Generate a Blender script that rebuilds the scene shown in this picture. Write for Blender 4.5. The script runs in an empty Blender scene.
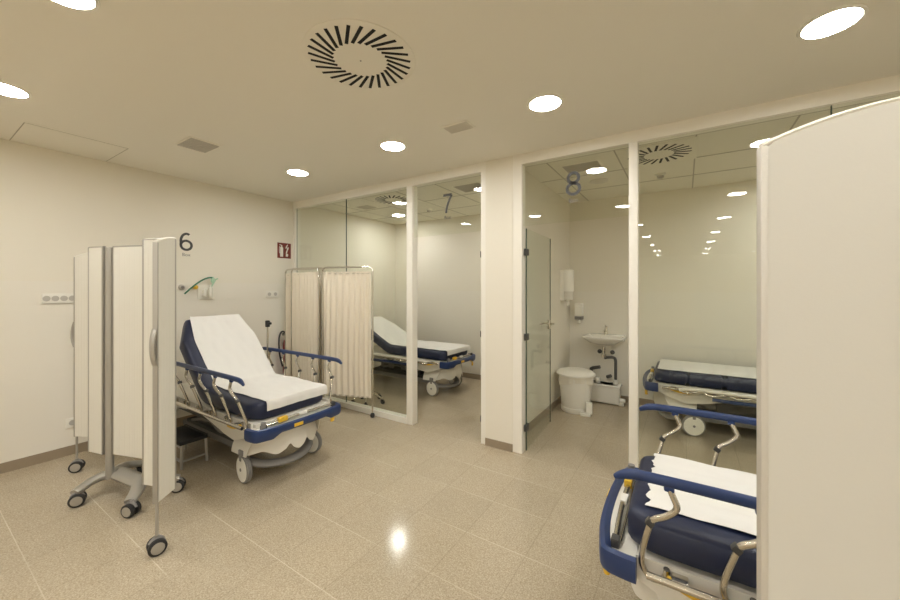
import bpy, bmesh, math, random
from mathutils import Vector, Matrix
random.seed(7)
PI = math.pi
C = bpy.context.scene.collection
sc = bpy.context.scene

# ------------------------------------------------------------------ materials
def mat(name, col, rough=0.5, metal=0.0, spec=0.5, bump=None, coat=0.0):
    m = bpy.data.materials.new(name); m.use_nodes = True
    nt = m.node_tree; b = nt.nodes['Principled BSDF']
    b.inputs['Base Color'].default_value = (*col, 1)
    b.inputs['Roughness'].default_value = rough
    b.inputs['Metallic'].default_value = metal
    b.inputs['Specular IOR Level'].default_value = spec
    b.inputs['Coat Weight'].default_value = coat
    n = nt.nodes.new('ShaderNodeTexNoise'); tc = nt.nodes.new('ShaderNodeTexCoord')
    nt.links.new(tc.outputs['Object'], n.inputs['Vector'])
    sca, st = bump if bump else (60, 0.02)
    n.inputs['Scale'].default_value = sca
    bp = nt.nodes.new('ShaderNodeBump'); bp.inputs['Strength'].default_value = st
    bp.inputs['Distance'].default_value = 0.01
    nt.links.new(n.outputs['Fac'], bp.inputs['Height'])
    nt.links.new(bp.outputs['Normal'], b.inputs['Normal'])
    return m

def emis(name, col, s):
    m = bpy.data.materials.new(name); m.use_nodes = True
    nt = m.node_tree; nt.nodes.clear()
    e = nt.nodes.new('ShaderNodeEmission'); o = nt.nodes.new('ShaderNodeOutputMaterial')
    e.inputs['Color'].default_value = (*col, 1); e.inputs['Strength'].default_value = s
    nt.links.new(e.outputs[0], o.inputs[0]); return m

def glass_mat(name, tint, refl=1.0):
    # clear pane: Schlick reflection over tinted transparency, the same from both faces
    m = bpy.data.materials.new(name); m.use_nodes = True
    nt = m.node_tree; nt.nodes.clear()
    t = nt.nodes.new('ShaderNodeBsdfTransparent'); g = nt.nodes.new('ShaderNodeBsdfGlossy')
    x = nt.nodes.new('ShaderNodeMixShader'); o = nt.nodes.new('ShaderNodeOutputMaterial')
    lw = nt.nodes.new('ShaderNodeLayerWeight'); lw.inputs['Blend'].default_value = 0.5
    p = nt.nodes.new('ShaderNodeMath'); p.operation = 'POWER'; p.inputs[1].default_value = 5.0
    q = nt.nodes.new('ShaderNodeMath'); q.operation = 'MULTIPLY_ADD'
    q.inputs[1].default_value = 0.96*refl; q.inputs[2].default_value = 0.04*refl
    nt.links.new(lw.outputs['Facing'], p.inputs[0]); nt.links.new(p.outputs[0], q.inputs[0])
    t.inputs['Color'].default_value = (*tint, 1); g.inputs['Roughness'].default_value = 0.0
    nt.links.new(q.outputs[0], x.inputs['Fac'])
    nt.links.new(t.outputs[0], x.inputs[1]); nt.links.new(g.outputs[0], x.inputs[2])
    nt.links.new(x.outputs[0], o.inputs[0])
    return m

def floor_mat():
    m = bpy.data.materials.new('terrazzo_tile'); m.use_nodes = True
    nt = m.node_tree; N = nt.nodes; L = nt.links; b = N['Principled BSDF']
    tc = N.new('ShaderNodeTexCoord')
    v = N.new('ShaderNodeTexVoronoi'); v.inputs['Scale'].default_value = 190
    n = N.new('ShaderNodeTexNoise'); n.inputs['Scale'].default_value = 130; n.inputs['Detail'].default_value = 4
    n2 = N.new('ShaderNodeTexNoise'); n2.inputs['Scale'].default_value = 1.3; n2.inputs['Detail'].default_value = 3
    for q in (v, n, n2): L.new(tc.outputs['Object'], q.inputs['Vector'])
    r = N.new('ShaderNodeValToRGB'); e = r.color_ramp.elements
    e[0].position = 0.30; e[0].color = (0.27, 0.215, 0.145, 1)
    e[1].position = 0.72; e[1].color = (0.66, 0.575, 0.44, 1)
    k = e.new(0.5); k.color = (0.47, 0.392, 0.275, 1)
    L.new(n.outputs['Fac'], r.inputs['Fac'])
    r2 = N.new('ShaderNodeValToRGB'); e = r2.color_ramp.elements
    e[0].position = 0.0; e[0].color = (0.28, 0.225, 0.155, 1); e[1].position = 1; e[1].color = (0.64, 0.555, 0.42, 1)
    L.new(v.outputs['Color'], r2.inputs['Fac'])
    mx = N.new('ShaderNodeMix'); mx.data_type = 'RGBA'; mx.inputs['Factor'].default_value = 0.45
    L.new(r.outputs['Color'], mx.inputs['A']); L.new(r2.outputs['Color'], mx.inputs['B'])
    # tiles 0.38 m: slight tone per tile, worn pale joints
    sx = N.new('ShaderNodeSeparateXYZ'); L.new(tc.outputs['Object'], sx.inputs[0])
    S = 0.38
    def cell(sock, off):
        a = N.new('ShaderNodeMath'); a.operation = 'ADD'; a.inputs[1].default_value = off; L.new(sock, a.inputs[0])
        d = N.new('ShaderNodeMath'); d.operation = 'DIVIDE'; d.inputs[1].default_value = S; L.new(a.outputs[0], d.inputs[0])
        fl = N.new('ShaderNodeMath'); fl.operation = 'FLOOR'; L.new(d.outputs[0], fl.inputs[0])
        fr = N.new('ShaderNodeMath'); fr.operation = 'FRACT'; L.new(d.outputs[0], fr.inputs[0])
        pp = N.new('ShaderNodeMath'); pp.operation = 'PINGPONG'; pp.inputs[1].default_value = 0.5; L.new(fr.outputs[0], pp.inputs[0])
        lt = N.new('ShaderNodeMath'); lt.operation = 'LESS_THAN'; lt.inputs[1].default_value = 0.0065; L.new(pp.outputs[0], lt.inputs[0])
        return fl.outputs[0], lt.outputs[0]
    fx, lx = cell(sx.outputs['X'], 3.03); fy, ly = cell(sx.outputs['Y'], -0.415)
    cv = N.new('ShaderNodeCombineXYZ'); L.new(fx, cv.inputs[0]); L.new(fy, cv.inputs[1])
    wn = N.new('ShaderNodeTexWhiteNoise'); wn.noise_dimensions = '2D'; L.new(cv.outputs[0], wn.inputs['Vector'])
    mr = N.new('ShaderNodeMapRange'); mr.inputs['To Min'].default_value = 0.925; mr.inputs['To Max'].default_value = 0.975
    L.new(wn.outputs['Value'], mr.inputs['Value'])
    mr2 = N.new('ShaderNodeMapRange'); mr2.inputs['To Min'].default_value = 0.9; mr2.inputs['To Max'].default_value = 1.1
    L.new(n2.outputs['Fac'], mr2.inputs['Value'])
    mm = N.new('ShaderNodeMath'); mm.operation = 'MULTIPLY'; L.new(mr.outputs[0], mm.inputs[0]); L.new(mr2.outputs[0], mm.inputs[1])
    vm = N.new('ShaderNodeVectorMath'); vm.operation = 'SCALE'
    L.new(mx.outputs['Result'], vm.inputs[0]); L.new(mm.outputs[0], vm.inputs['Scale'])
    # joints: pale along X rows, dull along the other way; worn in patches
    gm = N.new('ShaderNodeMapRange'); gm.inputs['From Min'].default_value = 0.4; gm.inputs['From Max'].default_value = 0.6
    L.new(n2.outputs['Fac'], gm.inputs['Value'])
    g1 = N.new('ShaderNodeMath'); g1.operation = 'MULTIPLY'; L.new(ly, g1.inputs[0]); L.new(gm.outputs[0], g1.inputs[1])
    g1b = N.new('ShaderNodeMath'); g1b.operation = 'MULTIPLY'; g1b.inputs[1].default_value = 0.72; L.new(g1.outputs[0], g1b.inputs[0])
    c1 = N.new('ShaderNodeMix'); c1.data_type = 'RGBA'; L.new(g1b.outputs[0], c1.inputs['Factor'])
    L.new(vm.outputs[0], c1.inputs['A']); c1.inputs['B'].default_value = (0.66, 0.58, 0.45, 1)
    g2 = N.new('ShaderNodeMath'); g2.operation = 'MULTIPLY'; g2.inputs[1].default_value = 0.3; L.new(lx, g2.inputs[0])
    c2 = N.new('ShaderNodeMix'); c2.data_type = 'RGBA'; L.new(g2.outputs[0], c2.inputs['Factor'])
    L.new(c1.outputs['Result'], c2.inputs['A']); c2.inputs['B'].default_value = (0.2, 0.16, 0.11, 1)
    L.new(c2.outputs['Result'], b.inputs['Base Color'])
    rr = N.new('ShaderNodeMapRange'); rr.inputs['To Min'].default_value = 0.10; rr.inputs['To Max'].default_value = 0.18
    L.new(n2.outputs['Fac'], rr.inputs['Value']); L.new(rr.outputs[0], b.inputs['Roughness'])
    b.inputs['Specular IOR Level'].default_value = 0.42
    return m

def panel_mat():
    # laminate with fine vertical ribs along local x
    m = mat('ribbed_laminate', (0.71, 0.69, 0.62), 0.42)
    nt = m.node_tree; N = nt.nodes; L = nt.links; b = N['Principled BSDF']
    tc = N.new('ShaderNodeTexCoord'); w = N.new('ShaderNodeTexWave'); w.wave_type = 'BANDS'; w.bands_direction = 'X'
    w.inputs['Scale'].default_value = 13.0; w.inputs['Distortion'].default_value = 0
    L.new(tc.outputs['Object'], w.inputs['Vector'])
    bp = N.new('ShaderNodeBump'); bp.inputs['Strength'].default_value = 0.25; bp.inputs['Distance'].default_value = 0.004
    L.new(w.outputs['Fac'], bp.inputs['Height']); L.new(bp.outputs['Normal'], b.inputs['Normal'])
    return m

M = {}
M['wall'] = mat('painted_wall', (0.80, 0.76, 0.66), 0.75, bump=(180, 0.03))
M['vinyl'] = mat('wall_vinyl', (0.80, 0.765, 0.68), 0.38, bump=(90, 0.015))
M['ceil'] = mat('ceiling_paint', (0.84, 0.81, 0.725), 0.85)
M['tile'] = mat('ceiling_tile', (0.79, 0.76, 0.66), 0.85, bump=(250, 0.08))
M['tee'] = mat('tile_joint', (0.45, 0.42, 0.34), 0.7)
M['frame'] = mat('frame_white', (0.84, 0.81, 0.73), 0.35)
M['floor'] = floor_mat()
M['skirt'] = mat('skirting_terrazzo', (0.30, 0.24, 0.17), 0.4, bump=(120, 0.2))
M['glass'] = glass_mat('pane_glass', (0.975, 0.985, 0.955), 0.8)
M['door_glass'] = glass_mat('door_pane_glass', (0.965, 0.98, 0.96), 0.6)
M['glass_edge'] = mat('glass_edge_green', (0.05, 0.075, 0.06), 0.25)
M['navy'] = mat('navy_vinyl', (0.010, 0.016, 0.048), 0.42, bump=(25, 0.12))
M['blue'] = mat('blue_bumper_plastic', (0.014, 0.036, 0.125), 0.35)
M['sheet'] = mat('paper_sheet', (0.75, 0.735, 0.70), 0.8, bump=(14, 0.25))
M['plastic'] = mat('cover_plastic', (0.72, 0.69, 0.62), 0.35)
M['steel'] = mat('brushed_steel', (0.62, 0.58, 0.50), 0.25, 1.0)
M['chrome'] = mat('chrome', (0.75, 0.72, 0.66), 0.10, 1.0)
M['alu'] = mat('aluminium_grey', (0.42, 0.40, 0.36), 0.42, 0.6)
M['alulight'] = mat('aluminium_light', (0.60, 0.575, 0.52), 0.45, 0.4)
M['greyp'] = mat('grey_plastic', (0.22, 0.21, 0.20), 0.5)
M['dark'] = mat('dark_metal', (0.05, 0.048, 0.045), 0.5)
M['black'] = mat('black_rubber', (0.015, 0.015, 0.016), 0.6)
M['yellow'] = mat('yellow_plastic', (0.75, 0.47, 0.04), 0.4)
M['panel'] = panel_mat()
M['flatpanel'] = mat('smooth_laminate', (0.60, 0.585, 0.53), 0.45, bump=(150, 0.02))
M['curtain'] = mat('cream_curtain', (0.80, 0.73, 0.60), 0.9, bump=(200, 0.1))
M['white'] = mat('white_plastic', (0.82, 0.80, 0.73), 0.35)
M['ceramic'] = mat('white_ceramic', (0.85, 0.83, 0.77), 0.12)
M['bag'] = mat('bin_bag', (0.80, 0.76, 0.66), 0.45, bump=(30, 0.4))
M['pipe'] = mat('grey_pipe', (0.09, 0.088, 0.085), 0.45)
M['ink'] = mat('number_ink', (0.06, 0.06, 0.058), 0.5)
M['red'] = mat('sign_red', (0.17, 0.018, 0.01), 0.45)
M['redx'] = mat('extinguisher_red', (0.24, 0.018, 0.013), 0.3)
M['slot'] = mat('slot_black', (0.006, 0.006, 0.006), 0.8)
M['grille'] = mat('grille_grey', (0.50, 0.475, 0.43), 0.5)
M['grillel'] = mat('grille_light', (0.66, 0.63, 0.56), 0.5)
M['green'] = mat('green_hose', (0.03, 0.16, 0.09), 0.4)
M['greenl'] = mat('pale_green_plastic', (0.42, 0.62, 0.45), 0.4)
M['clear'] = mat('clear_cup', (0.74, 0.72, 0.64), 0.25)
LAMP_COL = (1.0, 0.99, 0.955)
M['lamp'] = emis('lamp_disc', LAMP_COL, 105.0)

# ------------------------------------------------------------------ mesh kit
class MB:
    def __init__(s): s.bm = bmesh.new(); s.mats = []; s.cur = 0
    def use(s, m):
        if m not in s.mats: s.mats.append(m)
        s.cur = s.mats.index(m); return s
    def _tag(s, faces):
        for f in faces: f.material_index = s.cur
    def box(s, c, d, rz=0, ry=0, rx=0, bev=0.0, seg=2):
        mt = Matrix.Translation(c) @ Matrix.Rotation(rz, 4, 'Z') @ Matrix.Rotation(ry, 4, 'Y') @ Matrix.Rotation(rx, 4, 'X') @ Matrix.Diagonal((*d, 1))
        t = bmesh.new(); bmesh.ops.create_cube(t, size=1, matrix=mt)
        if bev > 0: bmesh.ops.bevel(t, geom=t.edges[:], offset=bev, segments=seg, affect='EDGES', profile=0.6)
        s._merge(t); return s
    def bx(s, x0, x1, y0, y1, z0, z1, bev=0.0, seg=2):
        return s.box(((x0+x1)/2, (y0+y1)/2, (z0+z1)/2), (abs(x1-x0), abs(y1-y0), abs(z1-z0)), bev=bev, seg=seg)
    def _merge(s, t):
        me = bpy.data.meshes.new('tmp'); 
        for f in t.faces: f.material_index = s.cur
        t.to_mesh(me); t.free(); s.bm.from_mesh(me); bpy.data.meshes.remove(me)
    def tube(s, pts, r, n=10, closed=False, flat=1.0):
        pts = [Vector(p) for p in pts]; N = len(pts); rings = []
        t = bmesh.new(); up = None
        for i, p in enumerate(pts):
            if closed: a = (pts[(i+1) % N] - pts[i-1])
            else: a = pts[min(i+1, N-1)] - pts[max(i-1, 0)]
            a.normalize()
            if up is None:
                up = Vector((0, 0, 1)) if abs(a.z) < 0.95 else Vector((1, 0, 0))
            u = (up - a * up.dot(a)).normalized(); w = a.cross(u); up = u
            rr = r[i] if isinstance(r, (list, tuple)) else r
            rings.append([t.verts.new(p + (u * math.cos(2*PI*k/n) + w * flat * math.sin(2*PI*k/n)) * rr) for k in range(n)])
        m = N if closed else N - 1
        for i in range(m):
            A, B = rings[i], rings[(i+1) % N]
            for k in range(n): t.faces.new((A[k], A[(k+1) % n], B[(k+1) % n], B[k]))
        if not closed:
            t.faces.new(rings[0][::-1]); t.faces.new(rings[-1])
        bmesh.ops.recalc_face_normals(t, faces=t.faces[:])
        s._merge(t); return s
    def cyl(s, a, b, r, n=20): return s.tube([a, b], r, n)
    def lathe(s, prof, c=(0, 0, 0), axis='Z', n=32):
        t = bmesh.new(); rings = []
        for (r, h) in prof:
            ring = []
            for k in range(n):
                an = 2*PI*k/n
                p = Vector((r*math.cos(an), r*math.sin(an), h))
                if axis == 'Y': p = Vector((p.x, p.z, p.y))
                if axis == 'X': p = Vector((p.z, p.x, p.y))
                ring.append(t.verts.new(p + Vector(c)))
            rings.append(ring)
        for A, B in zip(rings, rings[1:]):
            for k in range(n): t.faces.new((A[k], A[(k+1) % n], B[(k+1) % n], B[k]))
        t.faces.new(rings[0][::-1]); t.faces.new(rings[-1])
        bmesh.ops.remove_doubles(t, verts=t.verts[:], dist=1e-6)
        bmesh.ops.recalc_face_normals(t, faces=t.faces[:])
        s._merge(t); return s
    def prism(s, poly, h0, h1, plane='XY'):
        t = bmesh.new()
        def P(a, b, h): return {'XY': (a, b, h), 'XZ': (a, h, b), 'YZ': (h, a, b)}[plane]
        A = [t.verts.new(P(a, b, h0)) for a, b in poly]; B = [t.verts.new(P(a, b, h1)) for a, b in poly]
        n = len(poly)
        for k in range(n): t.faces.new((A[k], A[(k+1) % n], B[(k+1) % n], B[k]))
        t.faces.new(A[::-1]); t.faces.new(B)
        bmesh.ops.recalc_face_normals(t, faces=t.faces[:])
        s._merge(t); return s
    def grid(s, fn, nu, nv, closed_v=False, thick=0.0):
        t = bmesh.new()
        G = [[t.verts.new(fn(i/(nu-1), j/(nv if closed_v else nv-1))) for j in range(nv)] for i in range(nu)]
        for i in range(nu-1):
            for j in range(nv if closed_v else nv-1):
                j2 = (j+1) % nv
                t.faces.new((G[i][j], G[i+1][j], G[i+1][j2], G[i][j2]))
        bmesh.ops.recalc_face_normals(t, faces=t.faces[:])
        if thick:
            bmesh.ops.solidify(t, geom=t.faces[:], thickness=thick)
            bmesh.ops.recalc_face_normals(t, faces=t.faces[:])
        s._merge(t); return s
    def obj(s, name, m=None, parent=None, loc=(0, 0, 0), rz=0, angle=40):
        me = bpy.data.meshes.new(name)
        s.bm.to_mesh(me); s.bm.free()
        for q in (s.mats or [m]): me.materials.append(q)
        for p in me.polygons: p.use_smooth = True
        me.set_sharp_from_angle(angle=math.radians(angle))
        o = bpy.data.objects.new(name, me); C.objects.link(o)
        o.location = loc; o.rotation_euler = (0, 0, rz)
        if parent: o.parent = parent
        return o

def tag(o, label, cat, group=None):
    o['label'] = label; o['category'] = cat
    if group: o['group'] = group
    return o
def thing(name, label, cat, loc=(0, 0, 0), rz=0, group=None):
    o = bpy.data.objects.new(name, None); C.objects.link(o)
    o.location = loc; o.rotation_euler = (0, 0, rz); o.empty_display_size = 0.1
    return tag(o, label, cat, group)
def struct(o): o['kind'] = 'structure'; return o
def chaikin(p, k=2):
    p = [Vector(q) for q in p]
    for _ in range(k):
        q = [p[0]]
        for a, b in zip(p, p[1:]): q += [a*0.75+b*0.25, a*0.25+b*0.75]
        q.append(p[-1]); p = q
    return p
def copy_tree(o, parent=None):
    c = o.copy(); C.objects.link(c)
    if parent is not None: c.parent = parent
    for ch in list(o.children): copy_tree(ch, c)
    return c

# ------------------------------------------------------------------ room
XL, XR, YB, YG, YR, H = -4.65, 4.60, -10.0, 3.16, 5.28, 2.71
f = MB(); f.bx(XL-.15, XR+.15, YB-.15, YR+.15, -.12, 0); struct(f.obj('floor', M['floor']))
f = MB(); f.bx(XL-.15, XR+.15, YB-.15, 3.20, H, H+.12); struct(f.obj('ceiling_main', M['ceil']))
# tiled ceiling behind the glass
f = MB(); f.use(M['tile']).bx(XL-.15, XR+.15, 3.20, YR+.15, H, H+.12)
f.use(M['tee'])
for y in (3.46, 4.07, 4.68):
    f.bx(XL, -1.5, y-.006, y+.006, H-.003, H+.01); f.bx(-1.4, XR, y-.006, y+.006, H-.003, H+.01)
for x in (-4.25, -3.65, -3.05, -2.45, -1.85, -1.125, -.525, .075, .675, 1.275, 1.875, 2.475, 3.075, 3.675):
    f.bx(x-.006, x+.006, 3.2, YR, H-.003, H+.01)
struct(f.obj('ceiling_tiled'))
# left wall: paint above, vinyl sheet and service band below
f = MB(); f.use(M['wall']).bx(XL-.15, XL, YB-.15, YR+.15, 0, H)
struct(f.obj('wall_left'))
f = MB(); f.use(M['vinyl']).bx(XL, XL+.004, YB, 3.12, .08, 1.36)
f.bx(XL, XL+.006, YB, 3.12, 1.363, 1.56)
struct(f.obj('wall_left_vinyl'))
f = MB(); f.use(M['wall']).bx(XL-.15, XR+.15, YR, YR+.15, 0, H); f.use(M['vinyl'])
f.bx(XL, -1.52, YR-.004, YR, .08, 1.45); f.bx(-1.38, XR, YR-.004, YR, .08, 1.45)
struct(f.obj('wall_far'))
f = MB(); f.use(M['wall']).bx(-1.52, -1.38, 3.22, YR, 0, H)
struct(f.obj('wall_partition'))
f = MB(); f.bx(XR, XR+.15, YB-.15, YR+.15, 0, H); struct(f.obj('wall_right', M['wall']))
f = MB(); f.bx(XL, XR, YB-.15, YB, 0, H); struct(f.obj('wall_behind', M['wall']))
f = MB(); f.bx(-1.603, -1.324, 3.11, 3.22, 0, H); struct(f.obj('wall_pillar', M['wall']))
# baseboards
f = MB(); f.bx(XL, XL+.012, YB, 3.12, 0, .082); f.bx(XL, XL+.012, 3.21, YR, 0, .082); struct(f.obj('baseboard_left', M['skirt']))
f = MB(); f.bx(XL+.012, -1.52, YR-.014, YR, 0, .08); f.bx(-1.38, XR, YR-.014, YR, 0, .08); struct(f.obj('baseboard_far', M['skirt']))
f = MB(); f.bx(-1.38, -1.368, 3.23, YR-.014, 0, .08); struct(f.obj('baseboard_partition', M['skirt']))
f = MB(); f.bx(-1.603, -1.324, 3.10, 3.11, 0, .07); struct(f.obj('baseboard_pillar', M['skirt']))
# white frame
F0, F1, ZT = 3.115, 3.205, 2.62
f = MB()
f.bx(XL, -1.603, F0, F1, ZT, H); f.bx(-1.324, XR, F0, F1, ZT, H)
f.bx(XL, XL+.045, F0, F1, 0, ZT)
f.bx(-2.584, -2.500, F0, F1, 0, ZT, bev=.004)
f.bx(-1.655, -1.603, F0, F1, 0, ZT); f.bx(-1.324, -1.241, F0, F1, 0, ZT)
f.bx(-.366, -.303, F0, F1, 0, ZT, bev=.004)
f.bx(XL+.045, -2.584, F0, F1, 0, .06); f.bx(-.303, XR, F0, F1, 0, .06)
struct(f.obj('trim_1', M['frame']))
def pane(name, x0, x1, z0, z1, seam=None):
    y = 3.15
    g = MB(); g.bx(x0, x1, y-.005, y+.005, z0, z1); o = struct(g.obj(name, M['glass']))
    return o
pane('window_1', XL+.046, -3.593, .061, ZT-.001)
pane('window_2', -3.587, -2.585, .061, ZT-.001)
pane('window_3', -2.499, -1.656, 2.055, ZT-.001)
pane('window_4', -1.240, -.367, 2.065, ZT-.001)
pane('window_5', -.302, .752, .061, ZT-.001)
pane('window_6', .758, 1.9, .061, ZT-.001)
pane('window_7', 1.906, 3.0, .061, ZT-.001)
pane('window_8', 3.006, XR, .061, ZT-.001)
f = MB()
for x in (-3.590, .755, 1.903, 3.003): f.bx(x-.0028, x+.0028, 3.144, 3.156, .061, ZT)
f.bx(XL+.0455, XL+.048, 3.144, 3.15, .061, ZT)
struct(f.obj('trim_2', M['glass_edge']))

# glass doors, both open inwards
def glass_door(name, hx, sgn, ang, w, label_handle):
    # leaf local: hinge at 0, extends along +x local, z up
    t = bpy.data.objects.new(name, None); C.objects.link(t); t['kind'] = 'structure'
    t.location = (hx, 3.175, 0); t.rotation_euler = (0, 0, ang)
    g = MB(); g.bx(.012, w, -.004, .004, .012, 2.045); g.obj('door_pane', M['door_glass'], t)
    g = MB(); g.bx(.003, .0118, -.005, .005, .012, 2.045); g.bx(w+.0002, w+.003, -.0045, .0045, .012, 2.045)
    g.obj('door_edge', M['glass_edge'], t)
    for z in (.22, 1.05, 1.83):
        g = MB(); g.bx(-.02, .055, -.012, .012, z-.03, z+.03, bev=.003); g.obj('hinge', M['dark'], t)
    h = MB(); h.box((w-.055, 0, 1.1), (.05, .03, .10), bev=.004)
    for s in (-1, 1):
        h.cyl((w-.055, s*.014, 1.11), (w-.055, s*.055, 1.11), .009)
        h.tube(chaikin([(w-.055, s*.05, 1.11), (w-.07, s*.058, 1.11), (w-.18, s*.056, 1.11)]), .009)
    h.obj('handle', M['steel'], t)
    return t
glass_door('door_1', -1.675, 1, PI/2+.02, .80, '')
glass_door('door_2', -1.222, 1, PI/2+.045, .83, '')

# ------------------------------------------------------------------ ceiling fittings
def downlight(name='ceiling_downlight'):
    t = bpy.data.objects.new(name, None); C.objects.link(t)
    g = MB(); g.lathe([(.098, 0), (.098, -.003)], n=36); g.obj('lamp_disc', M['lamp'], t)
    g = MB()
    prof = [(.099, 0), (.099, -.006), (.113, -.004), (.115, 0)]
    g.grid(lambda u, v: Vector((prof[min(3, round(u*3))][0]*math.cos(2*PI*v), prof[min(3, round(u*3))][0]*math.sin(2*PI*v), prof[min(3, round(u*3))][1])), 4, 36, closed_v=True)
    g.obj('trim_ring', M['white'], t)
    return t
LX = (-3.44, -2.09, -.77, .56, 1.9, 3.25)
LY = (2.34, .385, -1.50, -3.42, -5.35, -7.27, -9.1)
d0 = None
row_txt = {0: 'in the row before the glass wall', 1: 'in the second row from the glass wall'}
names = {(0, 0): 'round white ceiling downlight in the corner by the red fire sign',
         (1, 0): 'round white ceiling downlight in front of the glass number 7',
         (2, 0): 'round white ceiling downlight over the doorway of room 8',
         (3, 0): 'round white ceiling downlight above the near right folding screen',
         (0, 1): 'round white ceiling downlight near the ceiling hatch, cut by the photo edge',
         (1, 1): 'round white ceiling downlight half cut off at the top left of the photo'}
for j, y in enumerate(LY):
    for i, x in enumerate(LX):
        if d0 is None: d0 = downlight(); o = d0
        else: o = copy_tree(d0)
        o.location = (x + (.03 if (i, j) == (0, 0) else -.035 if j == 1 and i < 2 else 0), y, H)
        tag(o, names.get((i, j), 'round ceiling downlight on the far side of the near right folding screen, outside the photo' if i > 3 and j < 2 else 'round ceiling downlight behind the camera, at most seen as a reflection in the glass'), 'ceiling light', 'round downlights in the ceiling')
for (x, y, l) in ((-4.0, 4.62, 'round downlight in the tiled ceiling above the bed of room 7'),
                  (-2.13, 4.62, 'added round fill light in the tiled ceiling of room 7, unseen behind the pillar'),  # added out of sight to balance the lighting of room 7
                  (1.05, 4.55, 'added unseen round fill light in the tiled ceiling over the bed of room 8'),  # unseen extra lamp, put in to brighten room 8
                  (2.8, 4.55, 'added unseen round fill light in the tiled ceiling at the far side of room 8')):  # second invented lamp for room 8, also only for light balance
    o = copy_tree(d0); o.location = (x, y, H); tag(o, l, 'ceiling light', 'downlights in the tiled ceilings')

def swirl(loc, label, rot, square, R=.288, group=None):
    g = MB(); g.use(M['ceil'] if not square else M['tile'])
    if square: g.bx(-.29, .29, -.29, .29, -.006, 0, bev=.002)
    else: g.lathe([(R, 0), (R, -.004), (R-.012, -.009), (.02, -.009)], n=64)
    zb = -.009 if not square else -.006
    g.use(M['slot']); n = 28 if not square else 22
    for k in range(n):
        a = 2*PI*k/n + rot
        m_ = .198 if not square else .185
        cx, cy = m_*math.cos(a), m_*math.sin(a)
        g.box((cx, cy, zb-.0006), (.135, .0168 if not square else .02, .0014), rz=a+math.radians(24 if not square else 12))
    if not square:
        g.use(M['greyp']).lathe([(.004, zb), (.004, zb-.002)], n=12)
    return tag(g.obj('swirl_diffuser', loc=(loc[0], loc[1], H)), label, 'air vent', group)
swirl((-1.44, 1.36), 'large round white swirl air diffuser with black slots', .05, False)
swirl((-3.35, 3.77), 'black-slotted swirl diffuser in the tiled ceiling above the curtain screen', 0, True)
swirl((-.20, 3.79), 'black-slotted swirl diffuser in the tiled ceiling above the flat stretcher', 0.1, True)

def grille(x, y, w, d, label, mm, fr=True):
    t = thing('ceiling_grille', label, 'air vent', (x, y, H))
    g = MB(); g.bx(-w/2, w/2, -d/2, d/2, -.006, 0, bev=.001); g.obj('frame', M['ceil'], t)
    g = MB(); g.bx(-w/2+.015, w/2-.015, -d/2+.015, d/2-.015, -.008, -.006)
    n = 11
    for k in range(n):
        yy = -d/2+.02+(d-.04)*k/(n-1)
        g.box((0, yy, -.010), (w-.034, .004, .007), rx=.5)
    g.obj('louvre', mm, t)
grille(-3.455, 1.43, .29, .24, 'grey rectangular ceiling air grille above the bed with raised backrest', M['grille'])
grille(-1.43, 2.33, .22, .14, 'small pale rectangular ceiling grille between two downlights', M['grillel'])
grille(-2.15, 3.80, .36, .30, 'grey square grille in the tiled ceiling beside the number 7', M['grille'])
grille(-3.98, 3.88, .26, .22, 'pale grille in the tiled ceiling at the wall end of room 7', M['grillel'])
grille(-.86, 3.76, .36, .26, 'grey square grille in the tiled ceiling above the number 8', M['grille'])
# hatch
g = MB(); g.use(M['ceil']).bx(-4.63, -4.06, .55, 1.135, H-.0015, H)
g.use(M['tee'])
g.bx(-4.64, -4.055, .545, .550, H-.0025, H); g.bx(-4.64, -4.055, 1.135, 1.140, H-.0025, H)
g.bx(-4.058, -4.055, .55, 1.135, H-.0018, H)
tag(g.obj('ceiling_hatch'), 'flush square access hatch in the ceiling by the left wall', 'hatch')
g = MB(); g.lathe([(.10, H), (.10, H-.008), (.085, H-.014), (.01, H-.014)], c=(-.82, 4.36, 0)); tag(g.obj('ceiling_speaker', M['grillel']), 'round pale loudspeaker in the tiled ceiling beside the number 8', 'speaker')
for (x, y, l) in ((-3.30, 4.52, 'small smoke detector on the tiled ceiling of room 7'), (-.22, 4.46, 'small smoke detector on the tiled ceiling of room 8')):
    t = thing('smoke_detector', l, 'smoke detector', (x, y, H), group='smoke detectors')
    g = MB(); g.lathe([(.05, 0), (.05, -.012), (.04, -.02)]); g.obj('base', M['white'], t)
    g = MB(); g.lathe([(.034, -.02), (.032, -.038), (.022, -.046)]); g.obj('sensor', M['grille'], t)

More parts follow.
